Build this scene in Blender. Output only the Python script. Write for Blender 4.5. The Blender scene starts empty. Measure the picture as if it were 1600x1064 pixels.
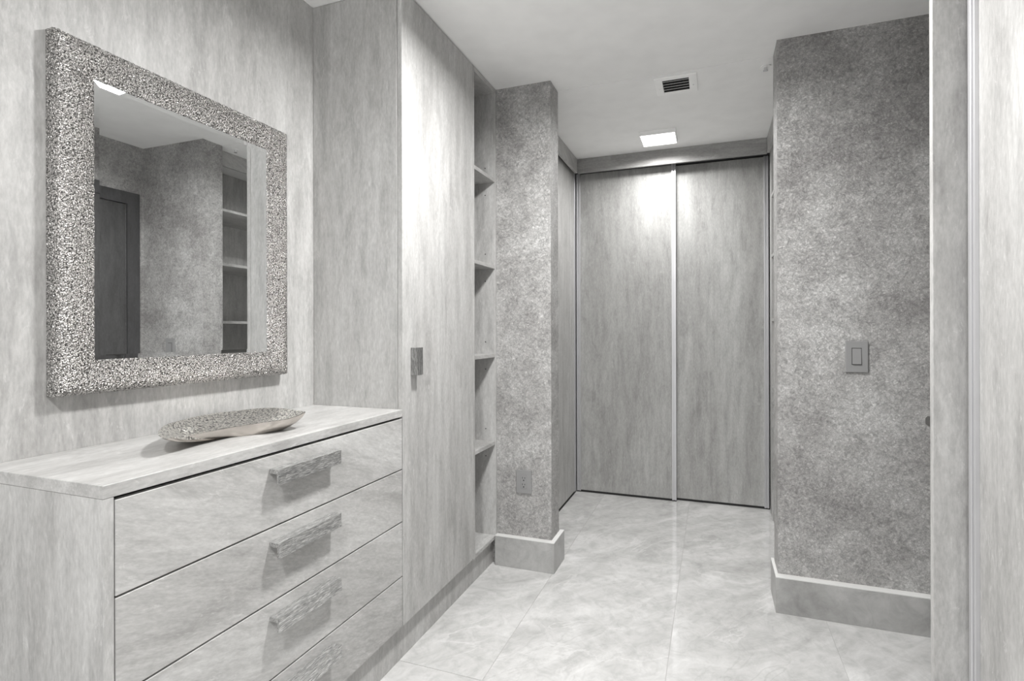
import bpy, bmesh, math, random
from mathutils import Vector, Matrix, noise
random.seed(7)
sc = bpy.context.scene
COL = sc.collection

# ------------------------------------------------------------------ camera
F, CY, YAW, ROLL, CAMH = 843.16, 516.886, 0.356302, -0.00256121, 1.195
c_, s_ = math.cos(YAW), math.sin(YAW)
fwd = Vector((-s_, c_, 0)); rgt = Vector((c_, s_, 0)); up = Vector((0, 0, 1))
r2 = math.cos(ROLL)*rgt + math.sin(ROLL)*up
u2 = -math.sin(ROLL)*rgt + math.cos(ROLL)*up
cam_data = bpy.data.cameras.new('camera')
cam = bpy.data.objects.new('camera', cam_data); COL.objects.link(cam)
m = Matrix((r2, u2, -fwd)).transposed().to_4x4(); m.translation = Vector((0, 0, CAMH))
cam.matrix_world = m
cam_data.sensor_fit = 'HORIZONTAL'; cam_data.sensor_width = 36
cam_data.lens = F/1600*36
cam_data.shift_y = -(532-CY)/1600
cam_data.clip_start = 0.02
sc.camera = cam

# ------------------------------------------------------------------ light + exposure
world = bpy.data.worlds.new('world'); sc.world = world; world.use_nodes = True
bg = world.node_tree.nodes['Background']
bg.inputs[0].default_value = (1.0, 1.0, 1.0, 1)
bg.inputs[1].default_value = .8          # added white fill light, enters through the open side behind the camera
LAMP_W = (8., 24.5, 23.)
LAMPS = [(-.321, 3.557), (-.321, 1.62), (-.321, -.30)]
H = 2.44
vs = sc.view_settings
vs.view_transform = 'Standard'; vs.look = 'None'; vs.gamma = 1; vs.use_curve_mapping = False
sc.display_settings.display_device = 'sRGB'
vs.exposure = 0.64
sc.cycles.use_denoising = True
sc.cycles.max_bounces = 14; sc.cycles.diffuse_bounces = 8; sc.cycles.glossy_bounces = 6
sc.cycles.blur_glossy = 0.2
sc.cycles.sample_clamp_indirect = 12
sc.cycles.caustics_reflective = True

# ------------------------------------------------------------------ materials
def new_mat(name):
    m = bpy.data.materials.new(name); m.use_nodes = True
    nt = m.node_tree; b = nt.nodes['Principled BSDF']
    return m, nt, b
def N(nt, t, **kw):
    n = nt.nodes.new(t)
    for k, v in kw.items():
        if isinstance(k, str) and hasattr(n, k): setattr(n, k, v)
    return n
def S(n, **kw):
    for k, v in kw.items(): n.inputs[k].default_value = v
    return n
def ramp(nt, stops, src, interp='LINEAR'):
    r = nt.nodes.new('ShaderNodeValToRGB'); e = r.color_ramp.elements; r.color_ramp.interpolation = interp
    while len(e) < len(stops): e.new(.5)
    for q, (p, v) in zip(e, stops):
        q.position = p
        q.color = (v, v, v, 1) if isinstance(v, (int, float)) else (*v, 1)
    nt.links.new(src, r.inputs[0]); return r.outputs[0]
def mixc(nt, mode, fac, a, b):
    n = nt.nodes.new('ShaderNodeMix'); n.data_type = 'RGBA'; n.blend_type = mode; n.clamp_factor = True
    for s, v in ((0, fac), (6, a), (7, b)):
        if hasattr(v, 'is_linked'): nt.links.new(v, n.inputs[s])
        elif isinstance(v, (int, float)) and s == 0: n.inputs[0].default_value = v
        else: n.inputs[s].default_value = (v, v, v, 1) if isinstance(v, (int, float)) else (*v, 1)
    return n.outputs[2]
def math_(nt, op, a, b=None):
    n = nt.nodes.new('ShaderNodeMath'); n.operation = op
    for i, v in ((0, a), (1, b)):
        if v is None: continue
        if hasattr(v, 'is_linked'): nt.links.new(v, n.inputs[i])
        else: n.inputs[i].default_value = v
    return n.outputs[0]
def mapping(nt, scale=(1, 1, 1), rot=(0, 0, 0)):
    tc = nt.nodes.new('ShaderNodeTexCoord'); mp = nt.nodes.new('ShaderNodeMapping')
    mp.inputs['Rotation'].default_value = rot; mp.inputs['Scale'].default_value = scale
    # rotate first, stretch after

    if any(rot):
        m1 = nt.nodes.new('ShaderNodeMapping'); m1.inputs['Rotation'].default_value = rot
        nt.links.new(tc.outputs['Object'], m1.inputs[0]); mp.inputs['Rotation'].default_value = (0, 0, 0)
        nt.links.new(m1.outputs[0], mp.inputs[0])
    else: nt.links.new(tc.outputs['Object'], mp.inputs[0])
    return mp.outputs[0]
def noise_(nt, vec, scale, detail=5, rough=.55, dist=0., w=None, dim4=True):
    n = nt.nodes.new('ShaderNodeTexNoise'); n.noise_dimensions = '4D' if dim4 else '3D'
    S(n, Scale=scale, Detail=detail, Roughness=rough, Distortion=dist)
    nt.links.new(vec, n.inputs['Vector'])
    if dim4:
        if w is not None: nt.links.new(w, n.inputs['W'])
        else: n.inputs['W'].default_value = 3.1
    return n.outputs['Fac']
def bump(nt, b, h, strength, dist):
    n = nt.nodes.new('ShaderNodeBump'); S(n, Strength=strength, Distance=dist)
    nt.links.new(h, n.inputs['Height']); nt.links.new(n.outputs[0], b.inputs['Normal'])
def rnd(nt, k=37.):
    o = nt.nodes.new('ShaderNodeObjectInfo'); return math_(nt, 'MULTIPLY', o.outputs['Random'], k)

def laminate(name, grain='z', tint=1.0, tilt=0., rough=.42):
    m, nt, b = new_mat(name)
    st = {'z': (1, 1, .12), 'y': (1, .12, 1), 'x': (.12, 1, 1)}[grain]
    v = mapping(nt, st, (tilt, 0, 0)); w = rnd(nt)
    v3 = mapping(nt, tuple(min(1, q*2.6) for q in st), (tilt, 0, 0))
    broad = noise_(nt, v, 4.2, 9, .66, .9, w)
    streak = noise_(nt, v, 30, 9, .7, .5, w)
    cloud = noise_(nt, v3, 9, 12, .76, 1.6, w)
    fine = noise_(nt, v3, 170, 3, .6, 0, w)
    c1 = ramp(nt, [(.32, (.385, .381, .373)), (.45, (.43, .426, .418)), (.52, (.46, .457, .449)), (.66, (.53, .529, .521))], broad)
    c2 = ramp(nt, [(.38, .80), (.46, .95), (.54, 1.02), (.62, 1.12)], streak)
    col = mixc(nt, 'MULTIPLY', .7, c1, c2)
    c3 = ramp(nt, [(.40, (.84, .836, .832)), (.48, (.975, .975, .975)), (.54, (1.02, 1.02, 1.02)), (.61, (1.1, 1.1, 1.1))], cloud)
    col = mixc(nt, 'MULTIPLY', .8, col, c3)
    # pale travertine pits and ridges
    pit = noise_(nt, v3, 30, 8, .75, 2.0, w)
    msk = ramp(nt, [(.575, 0.), (.62, 1.)], pit)
    col = mixc(nt, 'MIX', math_(nt, 'MULTIPLY', msk, .4), col, (.62, .617, .608))
    c4 = ramp(nt, [(.35, .91), (.65, 1.09)], fine)
    col = mixc(nt, 'MULTIPLY', 1., col, c4)
    if tint != 1: col = mixc(nt, 'MULTIPLY', 1., col, tint)
    nt.links.new(col, b.inputs['Base Color'])
    b.inputs['Roughness'].default_value = rough
    b.inputs['Specular IOR Level'].default_value = .35
    bump(nt, b, math_(nt, 'ADD', streak, math_(nt, 'MULTIPLY', fine, .5)), .18, .002)
    return m

def wallpaper(name):
    m, nt, b = new_mat(name)
    v = mapping(nt)
    big = noise_(nt, v, 4.5, 6, .62, .6)
    mid = noise_(nt, v, 26, 6, .7, 1.8)
    wrk = noise_(nt, v, 62, 6, .75, 3.)
    ridge = math_(nt, 'ABSOLUTE', math_(nt, 'SUBTRACT', wrk, .5))
    ridge2 = math_(nt, 'ABSOLUTE', math_(nt, 'SUBTRACT', noise_(nt, v, 30, 4, .65, 2.6), .5))
    c = ramp(nt, [(.34, (.35, .341, .335)), (.5, (.47, .463, .455)), (.66, (.60, .596, .588))], big)
    c2 = ramp(nt, [(.34, .66), (.5, 1.), (.66, 1.28)], mid)
    c = mixc(nt, 'MULTIPLY', .8, c, c2)
    c3 = ramp(nt, [(0., .5), (.03, .95), (.1, 1.15)], ridge)
    c = mixc(nt, 'MULTIPLY', .9, c, c3)
    vo = nt.nodes.new('ShaderNodeTexVoronoi'); vo.feature = 'F1'; vo.inputs['Scale'].default_value = 95
    nv = nt.nodes.new('ShaderNodeTexNoise'); S(nv, Scale=45., Detail=3.); nt.links.new(v, nv.inputs['Vector'])
    va = nt.nodes.new('ShaderNodeVectorMath'); va.operation = 'MULTIPLY_ADD'
    nt.links.new(nv.outputs['Color'], va.inputs[0]); va.inputs[1].default_value = (.05,)*3
    nt.links.new(v, va.inputs[2]); nt.links.new(va.outputs[0], vo.inputs['Vector'])
    c5 = ramp(nt, [(.1, 1.16), (.5, .98), (.8, .74)], vo.outputs['Distance'])
    c = mixc(nt, 'MULTIPLY', .8, c, c5)
    c4 = ramp(nt, [(0., 1.22), (.018, 1.02), (.1, 1.)], ridge2)
    c = mixc(nt, 'MULTIPLY', .6, c, c4)
    nt.links.new(c, b.inputs['Base Color'])
    b.inputs['Roughness'].default_value = .5
    b.inputs['Metallic'].default_value = .12
    hgt = math_(nt, 'ADD', math_(nt, 'MULTIPLY', ridge, 2.), wrk)
    bump(nt, b, hgt, .8, .004)
    return m

def marble(name, base=1.0, rough=.12, spec=.5, contrast=1.):
    m, nt, b = new_mat(name)
    v = mapping(nt, (1, 1, 1), (0, 0, .5)); w = rnd(nt, 91)
    vs_ = mapping(nt, (1.7, .75, 1.2), (0, 0, .7))
    cl = noise_(nt, vs_, 2.6, 7, .62, 1.2, w)
    c = ramp(nt, [(.30, (.50, .498, .488)), (.42, (.60, .598, .589)), (.52, (.66, .658, .65)), (.66, (.78, .778, .77))], cl)
    cl2 = noise_(nt, v, 11, 9, .7, 1.5, w)
    c = mixc(nt, 'MULTIPLY', .8, c, ramp(nt, [(.36, .84), (.5, 1.), (.64, 1.12)], cl2))
    vn = math_(nt, 'ABSOLUTE', math_(nt, 'SUBTRACT', noise_(nt, vs_, 1.9, 5, .55, 1.6, w), .5))
    gate = ramp(nt, [(.48, 0.), (.62, 1.)], noise_(nt, v, 3.1, 2, .5, 0, w))
    wv = math_(nt, 'MULTIPLY', ramp(nt, [(0., 1.), (.006, .8), (.016, 0.)], vn), gate)
    c = mixc(nt, 'MIX', math_(nt, 'MULTIPLY', wv, .35*contrast), c, (.86, .858, .85))
    vn2 = math_(nt, 'ABSOLUTE', math_(nt, 'SUBTRACT', noise_(nt, vs_, 3.3, 4, .5, 1.1, w), .47))
    gate2 = ramp(nt, [(.50, 0.), (.64, 1.)], noise_(nt, vs_, 2.2, 2, .5, 0, w))
    dv = math_(nt, 'MULTIPLY', ramp(nt, [(0., 1.), (.004, .7), (.011, 0.)], vn2), gate2)
    c = mixc(nt, 'MIX', math_(nt, 'MULTIPLY', dv, .22*contrast), c, (.36, .355, .345))
    if base != 1: c = mixc(nt, 'MULTIPLY', 1., c, base)
    nt.links.new(c, b.inputs['Base Color'])
    b.inputs['Roughness'].default_value = rough; b.inputs['Specular IOR Level'].default_value = spec
    return m

def plain(name, col, rough=.5, metal=0., spec=.5, grainy=0.):
    m, nt, b = new_mat(name)
    v = mapping(nt)
    n = noise_(nt, v, 60 if grainy else 9, 3, .5)
    g = grainy or .03
    c = mixc(nt, 'MULTIPLY', 1., tuple(col), ramp(nt, [(.3, 1-g), (.7, 1+g)], n))
    nt.links.new(c, b.inputs['Base Color'])
    b.inputs['Roughness'].default_value = rough; b.inputs['Metallic'].default_value = metal
    b.inputs['Specular IOR Level'].default_value = spec
    return m
def hammered(name, col, scale, dist, rough=.22, strength=.9):
    m, nt, b = new_mat(name)
    v = mapping(nt)
    vo = nt.nodes.new('ShaderNodeTexVoronoi'); vo.feature = 'F1'; vo.inputs['Scale'].default_value = scale
    nv = nt.nodes.new('ShaderNodeTexNoise'); S(nv, Scale=scale*.6, Detail=2.)
    nt.links.new(v, nv.inputs['Vector'])
    va = nt.nodes.new('ShaderNodeVectorMath'); va.operation = 'MULTIPLY_ADD'
    nt.links.new(nv.outputs['Color'], va.inputs[0]); va.inputs[1].default_value = (1.6/scale,)*3
    nt.links.new(v, va.inputs[2]); nt.links.new(va.outputs[0], vo.inputs['Vector'])
    d = vo.outputs['Distance']
    c = mixc(nt, 'MULTIPLY', 1., tuple(col), ramp(nt, [(.2, 1.), (.55, .6), (.8, .2)], d))
    nt.links.new(c, b.inputs['Base Color'])
    b.inputs['Metallic'].default_value = 1; b.inputs['Roughness'].default_value = rough
    bump(nt, b, math_(nt, 'SUBTRACT', 1., d), strength, dist)
    return m
def bark_metal(name, axis, t=1.):
    m, nt, b = new_mat(name)
    st = {'y': (1, .11, 1), 'z': (1, 1, .11)}[axis]
    v = mapping(nt, st)
    n = noise_(nt, v, 400, 4, .65, .8, rnd(nt))
    n2 = noise_(nt, v, 90, 3, .6, .8, rnd(nt))
    c = ramp(nt, [(.36, (.26*t, .26*t, .26*t)), (.5, (.42*t, .42*t, .415*t)), (.64, (.80*t, .80*t, .79*t))], n)
    nt.links.new(c, b.inputs['Base Color'])
    b.inputs['Metallic'].default_value = .75; b.inputs['Roughness'].default_value = .36
    bump(nt, b, math_(nt, 'ADD', n, n2), .28, .0015)
    return m

LAM = laminate('laminate_vertical_grain')
LAMD = laminate('laminate_sliding_door_shaded', 'z', (.84, .845, .84), rough=.4)  # same laminate, the weaker light on the far doors put into its tint
LAMH = laminate('laminate_horizontal_grain', 'y', 1.0, .35)
LAMT = laminate('laminate_worktop', 'y', 1.0, rough=.35)
LAMX = laminate('laminate_pelmet_shaded', 'x', .75)  # same laminate, tint darkened for the dim light close under the ceiling
WALLP = wallpaper('crinkled_grey_wallpaper')
TILE = marble('marble_floor_tile', .81, .09, .5, 1.3)
BASE = marble('marble_baseboard_tile', (.56, .56, .557), .3, .4, .6)
CAP = plain('pale_top_edge', (.66, .66, .65), .6)  # thin strip, paler than the baseboard under it
GROUT = plain('grout', (.44, .435, .43), .8)
CEIL = plain('ceiling_paint', (.93, .93, .925), .7, spec=.2)
ALU = plain('brushed_aluminium', (.62, .62, .635), .38, .6)
DARKGAP = plain('dark_gap', (.02, .02, .02), .8)
WHITE = plain('white_enamel', (.95, .95, .945), .4)
GREYPL = plain('grey_plastic', (.27, .27, .27), .4)
GREYPL2 = plain('light_grey_plastic', (.27, .27, .27), .4)
CHROME = plain('polished_chrome', (.75, .75, .75), .12, 1.)
DKDOOR = laminate('dark_grey_door', 'z', (.20, .20, .205))
DKCASE = laminate('dark_grey_casing', 'z', (.18, .18, .188))
BLACKM = plain('dark_bronze', (.16, .155, .15), .35, .8)
PULLY = bark_metal('bark_textured_metal', 'y')
PULLZ = bark_metal('bark_textured_metal_shaded', 'z', .65)  # same metal as the drawer pulls, darkened to stand for shade
SILVER = hammered('hammered_silver', (.72, .705, .685), 265, .004, .24)
TRAYIN = hammered('hammered_champagne', (1., .975, .93), 170, .0025, .38, .6)
TRAYOUT = plain('brushed_champagne', (.56, .525, .49), .26, 1.)
GLASS, _nt, _b = new_mat('mirror_glass')
_b.inputs['Base Color'].default_value = (.86, .87, .87, 1); _b.inputs['Metallic'].default_value = 1; _b.inputs['Roughness'].default_value = 0.005
DIFF, _nt, _b = new_mat('lamp_diffuser')
_b.inputs['Base Color'].default_value = (.9, .9, .9, 1)
_b.inputs['Emission Color'].default_value = (1, .985, .96, 1); _b.inputs['Emission Strength'].default_value = 3.0

# ------------------------------------------------------------------ geometry helpers
class MB:
    """collects boxes and shapes in world coordinates; build() makes ONE object"""
    def __init__(s): s.bm = bmesh.new()
    def box(s, x0, x1, y0, y1, z0, z1, bev=0.):
        t = bmesh.new(); bmesh.ops.create_cube(t, size=1)
        for v in t.verts:
            v.co = Vector(((x0+x1)/2+v.co.x*(x1-x0), (y0+y1)/2+v.co.y*(y1-y0), (z0+z1)/2+v.co.z*(z1-z0)))
        if bev: bmesh.ops.bevel(t, geom=t.edges[:], offset=bev, segments=1, affect='EDGES')
        s.merge(t); return s
    def merge(s, t):
        me = bpy.data.meshes.new('t'); t.to_mesh(me); s.bm.from_mesh(me); bpy.data.meshes.remove(me); t.free()
    def cyl(s, c, r, h, axis='z', seg=24, r2=None):
        t = bmesh.new(); bmesh.ops.create_cone(t, cap_ends=True, segments=seg, radius1=r, radius2=r if r2 is None else r2, depth=h)
        R = {'z': Matrix(), 'y': Matrix.Rotation(math.pi/2, 4, 'X'), 'x': Matrix.Rotation(math.pi/2, 4, 'Y')}[axis]
        bmesh.ops.transform(t, matrix=Matrix.Translation(c) @ R, verts=t.verts[:]); s.merge(t); return s
    def poly(s, verts, faces):
        vv = [s.bm.verts.new(v) for v in verts]
        for f in faces: s.bm.faces.new([vv[i] for i in f])
        return s
    def build(s, name, mat, parent=None, smooth=False):
        off = root_loc(parent) if parent else Vector()
        bmesh.ops.recalc_face_normals(s.bm, faces=s.bm.faces[:])
        for v in s.bm.verts: v.co -= off
        me = bpy.data.meshes.new(name); s.bm.to_mesh(me); s.bm.free()
        me.materials.append(mat)
        if smooth: me.shade_smooth()
        o = bpy.data.objects.new(name, me); COL.objects.link(o)
        if parent: o.parent = parent
        return o
def root_loc(o):
    while o.parent: o = o.parent
    return Vector(o.location)
def bx(*a): return MB().box(*a)
def thing(name, label, cat, loc, group=None):
    o = bpy.data.objects.new(name, None); COL.objects.link(o); o.location = loc; o.empty_display_size = .05
    o['label'] = label; o['category'] = cat
    if group: o['group'] = group
    return o
def tag(o, label, cat, group=None):
    o['label'] = label; o['category'] = cat
    if group: o['group'] = group
    return o
def struct(name, mb, mat, label=None, parent=None):
    o = mb.build(name, mat, parent); o['kind'] = 'structure'
    if label: o['label'] = label
    return o

# ------------------------------------------------------------------ room shell
XL, XR, YB, Y0, YF = -1.44, .81, 4.6, -1.6, 4.6
floor = struct('floor', bx(XL-.1, 1.25, Y0, YB, -.1, -.0015), GROUT, 'pale grey polished marble tile floor')
xs = [-1.33-.5875, -1.33, -.742, -.1545, .433, 1.0205]
g = .0009
for i in range(5):
    xa, xb = max(xs[i], XL-.08), xs[i+1]
    for k in range(-3, 3):
        ya, yb = 1.692+1.175*k, 1.692+1.175*(k+1)
        ya = max(ya, Y0+.02); yb = min(yb, YB-.02)
        t = bx(xa+g, xb-g, ya+g, yb-g, -.0015, 0, .0003)
        o = t.build('tile', TILE, floor)
struct('ceiling', bx(XL-.1, 1.25, Y0, 2.712, H, H+.1), CEIL, 'smooth painted white ceiling')
struct('ceiling_1', bx(XL-.1, 1.25, 2.714, YB, H-.002, H+.1), CEIL, 'smooth white ceiling over the closet bay')
struct('wall_left', bx(XL-.1, XL, Y0, YB, 0, H), LAM, 'grey stone-look laminate wall panel behind the mirror')
struct('wall_left_partition', bx(XL, -.755, 2.585, 2.723, 0, H), WALLP, 'crinkled grey wallpapered wall end with an outlet')
struct('wall_right_partition', bx(.26, XR, 2.568, 2.715, 0, H), WALLP, 'crinkled grey wallpapered wall with a light switch')
w = struct('wall_right', bx(XR, XR+.1, Y0, 1.70, 0, H).box(XR, XR+.1, 2.45, YB, 0, H).box(XR, XR+.1, 1.70, 2.45, 2.04, H), WALLP, 'grey wallpapered side wall with a dark door')
struct('wall_far', bx(XL, XR, YB-.1, YB, 0, H), CEIL, 'plain wall closed off behind the far sliding doors')

# baseboards
def baseboard(name, boxes, label):
    mb = MB()
    for b_ in boxes: mb.box(*b_[:5], b_[5]-.004, .0006)
    o = struct(name, mb, BASE, label); mb = MB()
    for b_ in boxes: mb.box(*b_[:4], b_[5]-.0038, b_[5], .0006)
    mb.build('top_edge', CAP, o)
    return o
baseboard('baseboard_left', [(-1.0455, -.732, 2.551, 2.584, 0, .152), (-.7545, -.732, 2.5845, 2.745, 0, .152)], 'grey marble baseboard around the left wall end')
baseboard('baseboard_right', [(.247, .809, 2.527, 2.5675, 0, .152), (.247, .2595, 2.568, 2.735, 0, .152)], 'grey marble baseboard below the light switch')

# side door (seen in the mirror), lever handle peeks past the near wardrobe
door = struct('door_1', bx(XR-.004, XR+.036, 1.703, 2.446, .006, 2.037, .001), DKDOOR, 'dark grey flush door in the right wall')
c = bx(XR-.018, XR-.0005, 2.45, 2.53, 0, 2.118).box(XR-.018, XR-.0005, 1.62, 1.70, 0, 2.118).box(XR-.018, XR-.0005, 1.70, 2.45, 2.04, 2.118)
struct('door_frame', c, DKCASE, None, door)
lv = MB().cyl((XR-.010, 2.395, .862), .026, .010, 'x').cyl((XR-.035, 2.395, .862), .010, .05, 'x').box(XR-.074, XR-.054, 2.29, 2.41, .840, .876, .007)
lv.build('lever_handle', BLACKM, door)['label'] = 'dark metal lever handle'

# ------------------------------------------------------------------ built-ins on the left
FX = -1.046          # front plane of drawers and doors
TX = -1.069          # toe kick plane

def pull(parent, y0, y1, z0, z1, upright=False):
    """L shaped pull: web back to the front, plate parallel to it, bark relief on the plate"""
    mb = MB(); p = .031; th = .006
    if upright:
        mb.box(FX+.0002, FX+p-th, y0, y0+.012, z0, z1, .0008)
        bark(mb, y0, y1, z0, z1, FX+p-th, FX+p, 'z'); return mb.build('pull_handle', PULLZ, parent)
    mb.box(FX+.0002, FX+p-th, y0, y1, z1-.012, z1, .0008)
    bark(mb, y0, y1, z0, z1, FX+p-th, FX+p, 'y')
    return mb.build('pull_handle', PULLY, parent)
def bark(mb, y0, y1, z0, z1, xa, xb, axis):
    ny, nz = (60, 14) if axis == 'y' else (12, 34)
    vs, fs = [], []
    for j in range(nz+1):
        for i in range(ny+1):
            y = y0+(y1-y0)*i/ny; z = z0+(z1-z0)*j/nz
            q = Vector((y*26, z*190, 1.7+y0+z0)) if axis == 'y' else Vector((y*190, z*26, 1.7+y0+z0))
            e = 0 if (i in (0, ny) or j in (0, nz)) else 1
            vs.append((xb - .0006 + e*.0006*noise.noise(q), y, z))
    n = len(vs)
    for j in range(nz):
        for i in range(ny):
            a = j*(ny+1)+i; fs.append((a, a+1, a+ny+2, a+ny+1))
    vs += [(xa, y0, z0), (xa, y1, z0), (xa, y1, z1), (xa, y0, z1)]
    fs.append((n, n+3, n+2, n+1))
    bot = list(range(0, ny+1)); top = [nz*(ny+1)+i for i in range(ny+1)]
    lef = [j*(ny+1) for j in range(nz+1)]; rig = [j*(ny+1)+ny for j in range(nz+1)]
    fs.append(tuple(bot[::-1]+[n, n+1])); fs.append(tuple(top+[n+2, n+3]))
    fs.append(tuple(lef+[n+3, n])); fs.append(tuple(rig[::-1]+[n+1, n+2]))
    mb.poly(vs, fs)

CY0, CY1 = .664, 1.680
chest = thing('drawer_chest', 'low pale grey four-drawer chest with textured bar pulls under the mirror', 'chest of drawers', (-1.24, 1.17, 0))
bx(XL+.001, FX, CY0, CY0+.019, 0, .8875, .0006).build('side_panel', LAM, chest)
bx(XL+.001, FX-.045, CY1-.018, CY1-.001, .1355, .8875).build('side_panel', LAM, chest)
bx(XL+.001, FX-.024, CY0+.02, CY1-.019, .12, .135).build('bottom_panel', LAMH, chest)
bx(FX-.06, FX-.024, CY0+.02, CY1-.019, .136, .884).build('carcass_front', DARKGAP, chest)
bx(XL+.001, FX+.0005, CY0-.001, CY1-.001, .888, .913, .0008).build('worktop', LAMT, chest)
bx(TX-.015, TX, CY0+.02, CY1, .001, .134).build('toe_kick', LAM, chest)
zs = [(.700, .881), (.512, .697), (.3165, .509), (.1355, .3135)]
for i, (za, zb) in enumerate(zs):
    d = bx(FX-.019, FX, CY0+.0215, CY1-.0032, za+.001, zb-.0005, .0008).build('drawer', LAMH, chest)
    pull(d, 1.058, 1.300, zb-.0705, zb-.0315)

TY1 = 2.2925
tall = thing('tall_cabinet', 'tall floor-to-ceiling grey cabinet with one plain door and short upright pull', 'cabinet', (-1.24, 1.99, 0))
bx(XL+.001, FX-.0205, CY1, CY1+.018, .135, H-.002, .0006).build('side_panel', LAM, tall)
bx(XL+.001, FX-.022, TY1-.02, TY1-.001, .12, H-.002).build('side_panel', LAM, tall)
bx(FX-.05, FX-.022, CY1+.019, TY1-.021, .136, H-.003).build('carcass_front', DARKGAP, tall)
dr = bx(FX-.019, FX+.0002, CY1+.0008, TY1-.0015, .135, H-.006, .0008).build('cabinet_door', LAM, tall)
# the door covers the side panel's edge on the chest side
pull(dr, 1.736, 1.774, 1.032, 1.134, True)
bx(TX-.015, TX, CY1+.0002, TY1, .001, .134).build('toe_kick', LAM, tall)

UY1 = 2.584
unit = thing('shelf_unit', 'narrow open grey shelf unit beside the tall cabinet', 'shelves', (-1.24, 2.44, 0))
bx(XL+.001, FX, TY1+.0005, TY1+.0175, .127, H-.003, .0006).build('side_panel', LAM, unit)
bx(XL+.001, FX, UY1-.018, UY1-.001, .128, H-.003, .0006).build('side_panel', LAM, unit)
bx(XL+.001, FX, TY1+.018, UY1-.0185, H-.026, H-.003, .0006).build('top_panel', LAMH, unit)
bx(XL+.001, XL+.012, TY1+.018, UY1-.0185, .1475, H-.027).build('back_panel', LAM, unit)
bx(TX-.015, TX, TY1+.0005, UY1-.0005, .001, .1265).build('toe_kick', LAM, unit)
for z in (1.957, 1.513, 1.060, .612, .129):
    bx(XL+.013, FX-.0015, TY1+.018, UY1-.0185, z, z+.018, .0006).build('shelf', LAMH, unit)
for z in (1.957, 1.513, 1.060, .612):
    for dz in (-.062, .078):
        MB().cyl((FX-.055, UY1-.0184, z+dz), .003, .0012, 'y', 10).build('pin_hole', DARKGAP, unit)

# ------------------------------------------------------------------ wall mirror
MY0, MY1, MZ0, MZ1 = .791, 1.509, 1.045, 1.893
IY0, IY1, IZ0, IZ1 = .879, 1.416, 1.129, 1.806
mir = thing('wall_mirror', 'rectangular wall mirror in a wide hammered silver frame above the chest', 'mirror', (XL, 1.15, MZ0))
# frame profile: (t across the width 0 outer .. 1 inner, depth off the wall)
prof = [(0, .0008), (0, .024), (.015, .031), (.05, .036), (.12, .040), (.25, .0435), (.4, .0445), (.55, .043), (.7, .040), (.85, .036), (.95, .032), (1., .027), (1., .010)]
dense = []
for (a, b_) in zip(prof, prof[1:]):
    L = math.hypot((b_[0]-a[0])*.088, b_[1]-a[1]); n = max(1, round(L/.0022))
    dense += [(a[0]+(b_[0]-a[0])*k/n, a[1]+(b_[1]-a[1])*k/n) for k in range(n)]
dense.append(prof[-1])
def frame_mesh():
    vs, fs = [], []
    oc = [(MY0, MZ0), (MY1, MZ0), (MY1, MZ1), (MY0, MZ1)]; ic = [(IY0, IZ0), (IY1, IZ0), (IY1, IZ1), (IY0, IZ1)]
    cnt = [280, 330, 280, 330]
    ring = []
    for s in range(4):
        for k in range(cnt[s]): ring.append((s, k/cnt[s]))
    nr = len(ring)
    for (t, d) in dense:
        for (s, u) in ring:
            e = (s+1) % 4
            yo = oc[s][0]+(oc[e][0]-oc[s][0])*u; zo = oc[s][1]+(oc[e][1]-oc[s][1])*u
            yi = ic[s][0]+(ic[e][0]-ic[s][0])*u; zi = ic[s][1]+(ic[e][1]-ic[s][1])*u
            y = yo+(yi-yo)*t; z = zo+(zi-zo)*t
            k = 1. if .004 < d and 0 <= t < 1 else 0.
            q = Vector((y*230, z*230, d*230))
            nz = noise.noise(q)
            amp = .0018*k*nz
            yy = y; zz = z
            if t < .03 and k:      # rough outer edge
                yy += (-1 if s == 3 else 1 if s == 1 else 0)*amp; zz += (-1 if s == 0 else 1 if s == 2 else 0)*amp
            vs.append((XL+d+amp, yy, zz))
    for j in range(len(dense)-1):
        for i in range(nr):
            a = j*nr+i; b2 = j*nr+(i+1) % nr
            fs.append((a, b2, b2+nr, a+nr))
    return vs, fs
vs_, fs_ = frame_mesh()
off = Vector(mir.location)
me = bpy.data.meshes.new('mirror_frame'); me.from_pydata([(v[0]-off.x, v[1]-off.y, v[2]-off.z) for v in vs_], [], fs_)
me.materials.append(SILVER); me.shade_smooth(); me.update()
fr = bpy.data.objects.new('frame', me); COL.objects.link(fr); fr.parent = mir
bm_ = bmesh.new(); bm_.from_mesh(me); bmesh.ops.recalc_face_normals(bm_, faces=bm_.faces[:]); bm_.to_mesh(me); bm_.free()
GX = XL+.030; bw = .0095; bt = .0006
gl = MB(); e = bw; j = .003
gl.poly([(GX, IY0+e, IZ0+e), (GX, IY1-e, IZ0+e), (GX, IY1-e, IZ1-e), (GX, IY0+e, IZ1-e)], [(0, 1, 2, 3)])
gl.poly([(GX-.004, IY0+e, IZ0+e), (GX-.004, IY1-e, IZ0+e), (GX-.004, IY1-e, IZ1-e), (GX-.004, IY0+e, IZ1-e)], [(3, 2, 1, 0)])
glass = gl.build('mirror_glass', GLASS, mir)
o_ = [(GX-bt, IY0-j, IZ0-j), (GX-bt, IY1+j, IZ0-j), (GX-bt, IY1+j, IZ1+j), (GX-bt, IY0-j, IZ1+j)]
i_ = [(GX, IY0+e, IZ0+e), (GX, IY1-e, IZ0+e), (GX, IY1-e, IZ1-e), (GX, IY0+e, IZ1-e)]
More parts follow.
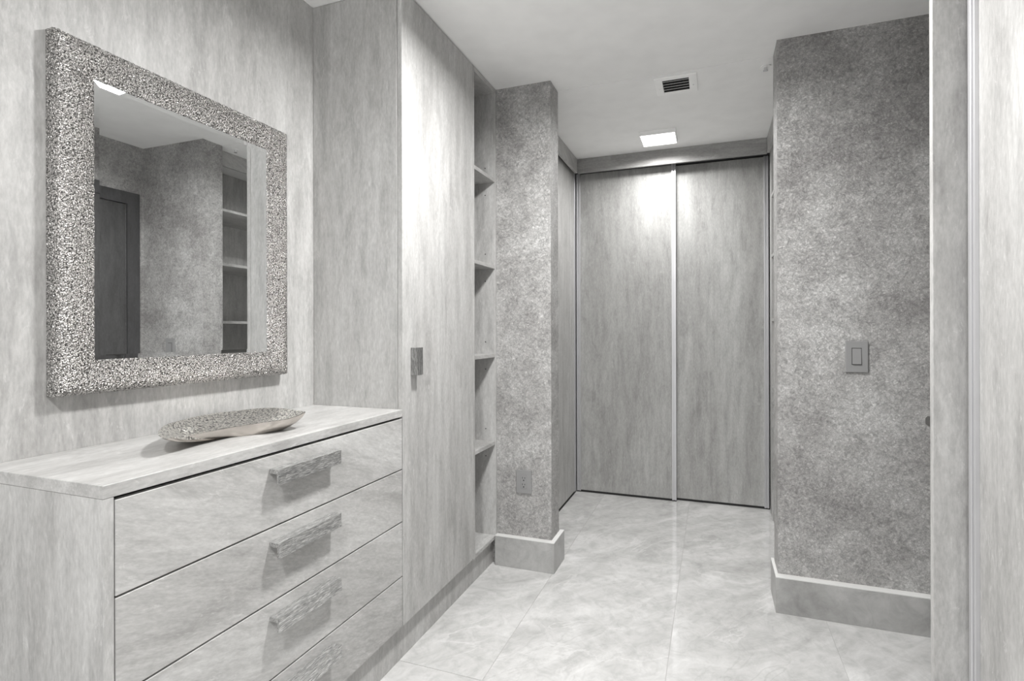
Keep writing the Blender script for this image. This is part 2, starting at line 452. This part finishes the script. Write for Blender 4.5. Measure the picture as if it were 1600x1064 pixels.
bv = MB().poly(o_+i_+[(GX-.004, p[1], p[2]) for p in o_]+[(GX-.004, p[1], p[2]) for p in i_],
               [(k, (k+1) % 4, 4+(k+1) % 4, 4+k) for k in range(4)]+[(8+k, 8+(k+1) % 4, (k+1) % 4, k) for k in range(4)]+[(12+k, 12+(k+1) % 4, 8+(k+1) % 4, 8+k) for k in range(4)])
bv.build('bevelled_edge', GLASS, glass)

# ------------------------------------------------------------------ tray on the worktop
TZ = .9135
# rim outline: x, y, height above the worktop (metres)
rim = [Vector((x, y, TZ+z)) for x, y, z in (
    (-1.2395, 0.9125, 0.0439), (-1.1869, 0.8762, 0.0444), (-1.1682, 0.8701, 0.0411), (-1.1545, 0.8729, 0.041), (-1.1649, 0.9054, 0.0375),
    (-1.1806, 0.9568, 0.0325), (-1.1802, 1.0124, 0.0318), (-1.1881, 1.0801, 0.0296), (-1.1704, 1.1294, 0.0311), (-1.1287, 1.1578, 0.0366),
    (-1.1113, 1.1949, 0.0387), (-1.1062, 1.232, 0.0438), (-1.1146, 1.265, 0.0467), (-1.1445, 1.2789, 0.0468), (-1.2174, 1.3091, 0.0445),
    (-1.305, 1.3388, 0.0395), (-1.3639, 1.3363, 0.0354), (-1.3808, 1.2932, 0.0357), (-1.41, 1.2596, 0.0334), (-1.4193, 1.2246, 0.0342),
    (-1.4044, 1.1911, 0.0362), (-1.4005, 1.1351, 0.0365), (-1.3481, 1.0479, 0.0416), (-1.3136, 0.9934, 0.0449), (-1.2752, 0.946, 0.0456))]
# resample smoothly (closed Catmull-Rom)
def cr(P, n=6):
    out = []; L = len(P)
    for i in range(L):
        p0, p1, p2, p3 = P[i-1], P[i], P[(i+1) % L], P[(i+2) % L]
        for k in range(n):
            t = k/n
            out.append(.5*((2*p1)+(p2-p0)*t+(2*p0-5*p1+4*p2-p3)*t*t+(3*p1-p0-3*p2+p3)*t**3))
    return out
rim = cr(rim)
bc = Vector((-1.2285, 1.124)); bd = Vector((.573, .820)); bp = Vector((.820, -.573))
def base_pt(p):      # point of the oval foot that belongs to rim point p
    q = Vector((p.x, p.y))-bc; a = math.atan2(q.dot(bp)/.085, q.dot(bd)/.19)
    return bc+bd*(.118*math.cos(a))+bp*(.043*math.sin(a))
tray = thing('metal_tray', 'long leaf-shaped hammered silver tray on top of the drawer chest', 'tray', (-1.23, 1.10, TZ))
def dish(levels, name, mat, inset=0.):
    mb = MB(); rings = []
    for (s, zf) in levels:
        ring = []
        for p in rim:
            q = base_pt(p); h_ = p.z-TZ; cc = bc-Vector((p.x, p.y)); cc = cc.normalized()*inset if inset else Vector((0, 0))
            p = Vector((p.x+cc.x, p.y+cc.y, p.z)); q = q+cc
            if s >= 0: x_ = q.x+(p.x-q.x)*s; y_ = q.y+(p.y-q.y)*s
            else: x_ = q.x+(bc.x-q.x)*-s; y_ = q.y+(bc.y-q.y)*-s
            ring.append((x_, y_, TZ+h_*zf))
        rings.append(ring)
    n = len(rim); vs = [v for r in rings for v in r]; fs = []
    for j in range(len(rings)-1):
        for i in range(n): fs.append((j*n+i, j*n+(i+1) % n, (j+1)*n+(i+1) % n, (j+1)*n+i))
    mb.poly(vs, fs)
    return mb.build(name, mat, tray, True)
dish([(-.98, .09), (-.5, .09), (-.15, .10), (.1, .16), (.35, .29), (.6, .49), (.82, .74), (.94, .92), (1.0, .998), (1.035, .99)], 'dish', TRAYIN, .0035)
dish([(1.0, .985), (.985, .90), (.86, .66), (.62, .39), (.35, .18), (.12, .04), (0., .0), (-.5, .0), (-.98, .0)], 'underside', TRAYOUT)

# ------------------------------------------------------------------ far sliding closet
far = thing('sliding_closet', 'far grey built-in closet with two sliding doors in aluminium stiles', 'closet', (-.3, 3.95, 0))
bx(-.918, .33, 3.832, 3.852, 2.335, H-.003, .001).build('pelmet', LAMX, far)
bx(-.955, .353, 3.9, 4.02, 2.36, H-.003).build('top_track', DARKGAP, far)
bx(-.953, -.242, 3.934, 3.954, .0005, .006).build('floor_track', DARKGAP, far)
bx(-.953, .352, 3.969, 3.99, .0005, .006).build('floor_track', DARKGAP, far)
def sdoor(par, x0, x1, y, mat, sw=.029):
    d = bx(x0+sw, x1-sw, y+.008, y+.022, .014, 2.355, .0004).build('sliding_door', mat, par)
    for a, b2 in ((x0, x0+sw), (x1-sw, x1)):
        mb = bx(a, a+.010, y-.002, y+.026, .008, 2.358, .001).box(b2-.010, b2, y-.002, y+.026, .008, 2.358, .001).box(a+.010, b2-.010, y+.004, y+.024, .008, 2.358)
        mb.build('stile', ALU, d)
    bx(x0+sw, x1-sw, y+.006, y+.024, .0065, .0135).build('bottom_rail', DARKGAP, d)
    return d
sdoor(far, -.950, -.2405, 3.930, LAMD)
sdoor(far, -.275, .350, 3.965, LAMD)

# left sliding closet of the bay
lef = thing('side_closet', 'grey sliding closet front along the left side of the bay', 'closet', (-1.0, 3.4, 0))
bx(-.938, -.918, 2.726, 3.831, 2.335, H-.003, .001).build('pelmet', LAMH, lef)
bx(-1.02, -.940, 2.726, 3.898, 2.36, H-.003).build('top_track', DARKGAP, lef)
d = bx(-.972, -.958, 2.76, 3.885, .012, 2.357, .0004).build('sliding_door', LAM, lef)
bx(-.976, -.954, 3.8855, 3.9, .008, 2.357, .001).box(-.970, -.957, 3.9, 3.91, .008, 2.357).box(-.976, -.954, 3.91, 3.919, .008, 2.357, .001).build('stile', ALU, d)
bx(-.976, -.954, 2.728, 2.7595, .008, 2.357, .001).build('stile', ALU, d)
bx(-1.0, -.954, 2.726, 3.918, .0005, .006).build('floor_track', DARKGAP, lef)

# right shelves with drawers of the bay
rs = thing('closet_shelving', 'grey open closet shelves over three drawers on the right side of the bay', 'shelves', (.58, 3.3, 0))
RX = .345; RY0, RY1 = 2.736, 3.74
bx(.330, .349, 2.717, 3.831, 2.335, H-.003, .001).build('pelmet', LAMH, rs)
bx(RX, XR-.002, 2.717, RY0, .001, H-.003).build('side_panel', LAM, rs)
bx(RX+.002, XR-.002, RY1, RY1+.018, .001, H-.003).build('side_panel', LAM, rs)
bx(RX+.006, RX+.024, RY1+.0185, 3.895, .001, H-.003).build('filler_panel', LAM, rs)
bx(XR-.02, XR-.004, RY0+.0005, RY1-.0005, .1, H-.004).build('back_panel', LAM, rs)
for z in (2.045, 1.668, 1.268, .842):
    bx(RX+.001, XR-.021, RY0+.001, RY1-.001, z-.018, z, .0008).build('shelf', LAMH, rs)
for za, zb in ((.677, .822), (.443, .674), (.2, .440)):
    dd = bx(RX, RX+.019, RY0+.002, RY1-.002, za, zb, .0008).build('drawer', LAMH, rs)
    hb = bx(RX-.024, RX-.0003, 3.17, 3.41, zb-.044, zb-.033, .0008).box(RX-.030, RX-.024, 3.17, 3.41, zb-.071, zb-.033, .0008)
    hb.build('pull_handle', PULLY, dd)
bx(RX+.008, RX+.022, RY0+.001, RY1-.001, .001, .197).build('toe_kick', LAM, rs)

# ------------------------------------------------------------------ near wardrobe at the right edge
nw = thing('sliding_wardrobe', 'near right pale wardrobe with end panel and aluminium edged sliding door', 'wardrobe', (.75, .2, 0))
bx(.490, XR-.002, 1.550, 1.5695, .001, H-.003, .0008).build('end_panel', LAM, nw)
bx(.495, .515, Y0+.02, 1.549, 2.335, H-.003, .001).build('pelmet', LAMH, nw)
bx(.540, .64, Y0+.02, 1.549, 2.36, H-.003).build('top_track', DARKGAP, nw)
bx(.552, .64, Y0+.02, 1.549, .0005, .006).build('floor_track', DARKGAP, nw)
def ndoor(x, y0, y1, sw=.034):
    d = bx(x+.006, x+.018, y0+sw, y1-sw, .014, 2.357, .0004).build('sliding_door', LAM, nw)
    for a, b2 in ((y0, y0+sw), (y1-sw, y1)):
        bx(x-.003, x+.024, a, a+.008, .008, 2.358, .001).box(x-.003, x+.024, b2-.015, b2, .008, 2.358, .002).box(x+.002, x+.022, a+.008, b2-.015, .008, 2.358).build('stile', ALU, d)
    bx(x+.005, x+.022, y0+sw, y1-sw, .0065, .0135).build('bottom_rail', DARKGAP, d)
ndoor(.557, .50, 1.541)
ndoor(.592, -.50, .53)
ndoor(.557, -1.50, -.47)

# ------------------------------------------------------------------ small fittings
sw = thing('light_switch', 'grey rocker light switch on the right wallpapered wall', 'light switch', (.5515, 2.5675, 1.085))
bx(.511, .592, 2.5595, 2.5675, 1.021, 1.149, .0018).build('cover_plate', GREYPL, sw)
bx(.533, .5685, 2.5588, 2.5594, 1.0525, 1.1215, .0002).build('recess', DARKGAP, sw)
t = MB().poly([(.535, 2.5586, 1.055), (.5665, 2.5586, 1.055), (.5665, 2.5586, 1.119), (.535, 2.5586, 1.119),
               (.535, 2.5545, 1.055), (.5665, 2.5545, 1.055), (.5665, 2.5575, 1.119), (.535, 2.5575, 1.119)],
              [(0, 1, 2, 3), (4, 5, 6, 7), (0, 1, 5, 4), (1, 2, 6, 5), (2, 3, 7, 6), (3, 0, 4, 7)])
t.build('rocker', GREYPL, sw)

ol = thing('wall_outlet', 'grey double wall outlet low on the left wall end', 'outlet', (-.898, 2.5845, .4315))
bx(-.939, -.857, 2.577, 2.5845, .372, .491, .0018).build('cover_plate', GREYPL2, ol)
bx(-.914, -.882, 2.5755, 2.5769, .398, .465, .0006).build('receptacle', GREYPL2, ol)
sl = MB()
for zc in (.448, .415):
    sl.box(-.9055, -.9035, 2.5748, 2.5756, zc-.001, zc+.008)
    sl.box(-.8930, -.8905, 2.5748, 2.5756, zc, zc+.007)
    sl.cyl((-.898, 2.5752, zc-.009), .0032, .0008, 'y', 12)
sl.build('socket_slots', DARKGAP, ol)

vent = thing('air_vent', 'small white ceiling air vent with louvres, in front of the lamp', 'air vent', (-.171, 2.843, H-.0025))
va, vb, ya, yb = -.272, -.070, 2.742, 2.944
ia, ib, ja, jb = -.234, -.108, 2.773, 2.916
zt, zb = H-.0025, H-.009
bx(va, ia, ya, yb, zb, zt, .001).box(ib, vb, ya, yb, zb, zt, .001).box(ia, ib, ya, ja, zb, zt, .001).box(ia, ib, jb, yb, zb, zt, .001).build('vent_frame', WHITE, vent)
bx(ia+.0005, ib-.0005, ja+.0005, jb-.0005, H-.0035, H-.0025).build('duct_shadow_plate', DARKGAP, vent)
for k in range(5):
    y = ja+.012+k*(jb-ja-.022)/4.
    MB().poly([(ia+.001, y, zb), (ib-.001, y, zb), (ib-.001, y+.009, zb+.005), (ia+.001, y+.009, zb+.005),
               (ia+.001, y+.0012, zb-.0008), (ib-.001, y+.0012, zb-.0008), (ib-.001, y+.0102, zb+.0042), (ia+.001, y+.0102, zb+.0042)],
              [(0, 1, 2, 3), (4, 5, 6, 7), (0, 1, 5, 4), (1, 2, 6, 5), (2, 3, 7, 6), (3, 0, 4, 7)]).build('slat', WHITE, vent)
for x in (-.253, -.089): MB().cyl((x, 2.862, zb-.0006), .0035, .0012, 'z', 12).build('screw', CHROME, vent)

sp = thing('sprinkler_head', 'small round white sprinkler head on the ceiling near the right pillar', 'sprinkler', (.236, 2.80, H-.0025))
MB().cyl((.236, 2.80, H-.0055), .026, .006, 'z', 28, .022).build('escutcheon', WHITE, sp)
MB().cyl((.236, 2.80, H-.014), .008, .012, 'z', 16).cyl((.236, 2.80, H-.022), .011, .003, 'z', 16).build('nozzle', CHROME, sp)

# ceiling lamps: surface mounted square LED panels
lampl = ['square surface-mounted ceiling lamp in front of the far sliding doors',
         'square ceiling lamp seen at the top left of the mirror glass',
         'square ceiling lamp nearest the camera, above the room entrance']
for i, (lx, ly) in enumerate(LAMPS):
    L = thing('ceiling_lamp', lampl[i], 'ceiling lamp', (lx, ly, H-.0025), 'square ceiling lamps')
    h_ = .11; t_ = .026; zc = H-.0025
    mb = bx(lx-h_, lx+h_, ly-h_, ly-h_+.007, zc-t_, zc, .0008).box(lx-h_, lx+h_, ly+h_-.007, ly+h_, zc-t_, zc, .0008)
    mb.box(lx-h_, lx-h_+.007, ly-h_+.007, ly+h_-.007, zc-t_, zc, .0008).box(lx+h_-.007, lx+h_, ly-h_+.007, ly+h_-.007, zc-t_, zc, .0008)
    mb.build('lamp_housing', WHITE, L)
    bx(lx-h_+.0072, lx+h_-.0072, ly-h_+.0072, ly+h_-.0072, zc-t_+.003, zc-.004).build('diffuser', DIFF, L)
    ld = bpy.data.lights.new('led_panel', 'AREA'); ld.shape = 'RECTANGLE'; ld.size = .2; ld.size_y = .2
    ld.energy = LAMP_W[i]; ld.spread = math.radians(166); ld.color = (1., .992, .98)
    lo = bpy.data.objects.new('led_panel', ld); COL.objects.link(lo); lo.parent = L
    lo.location = (0, 0, -t_-.0005)
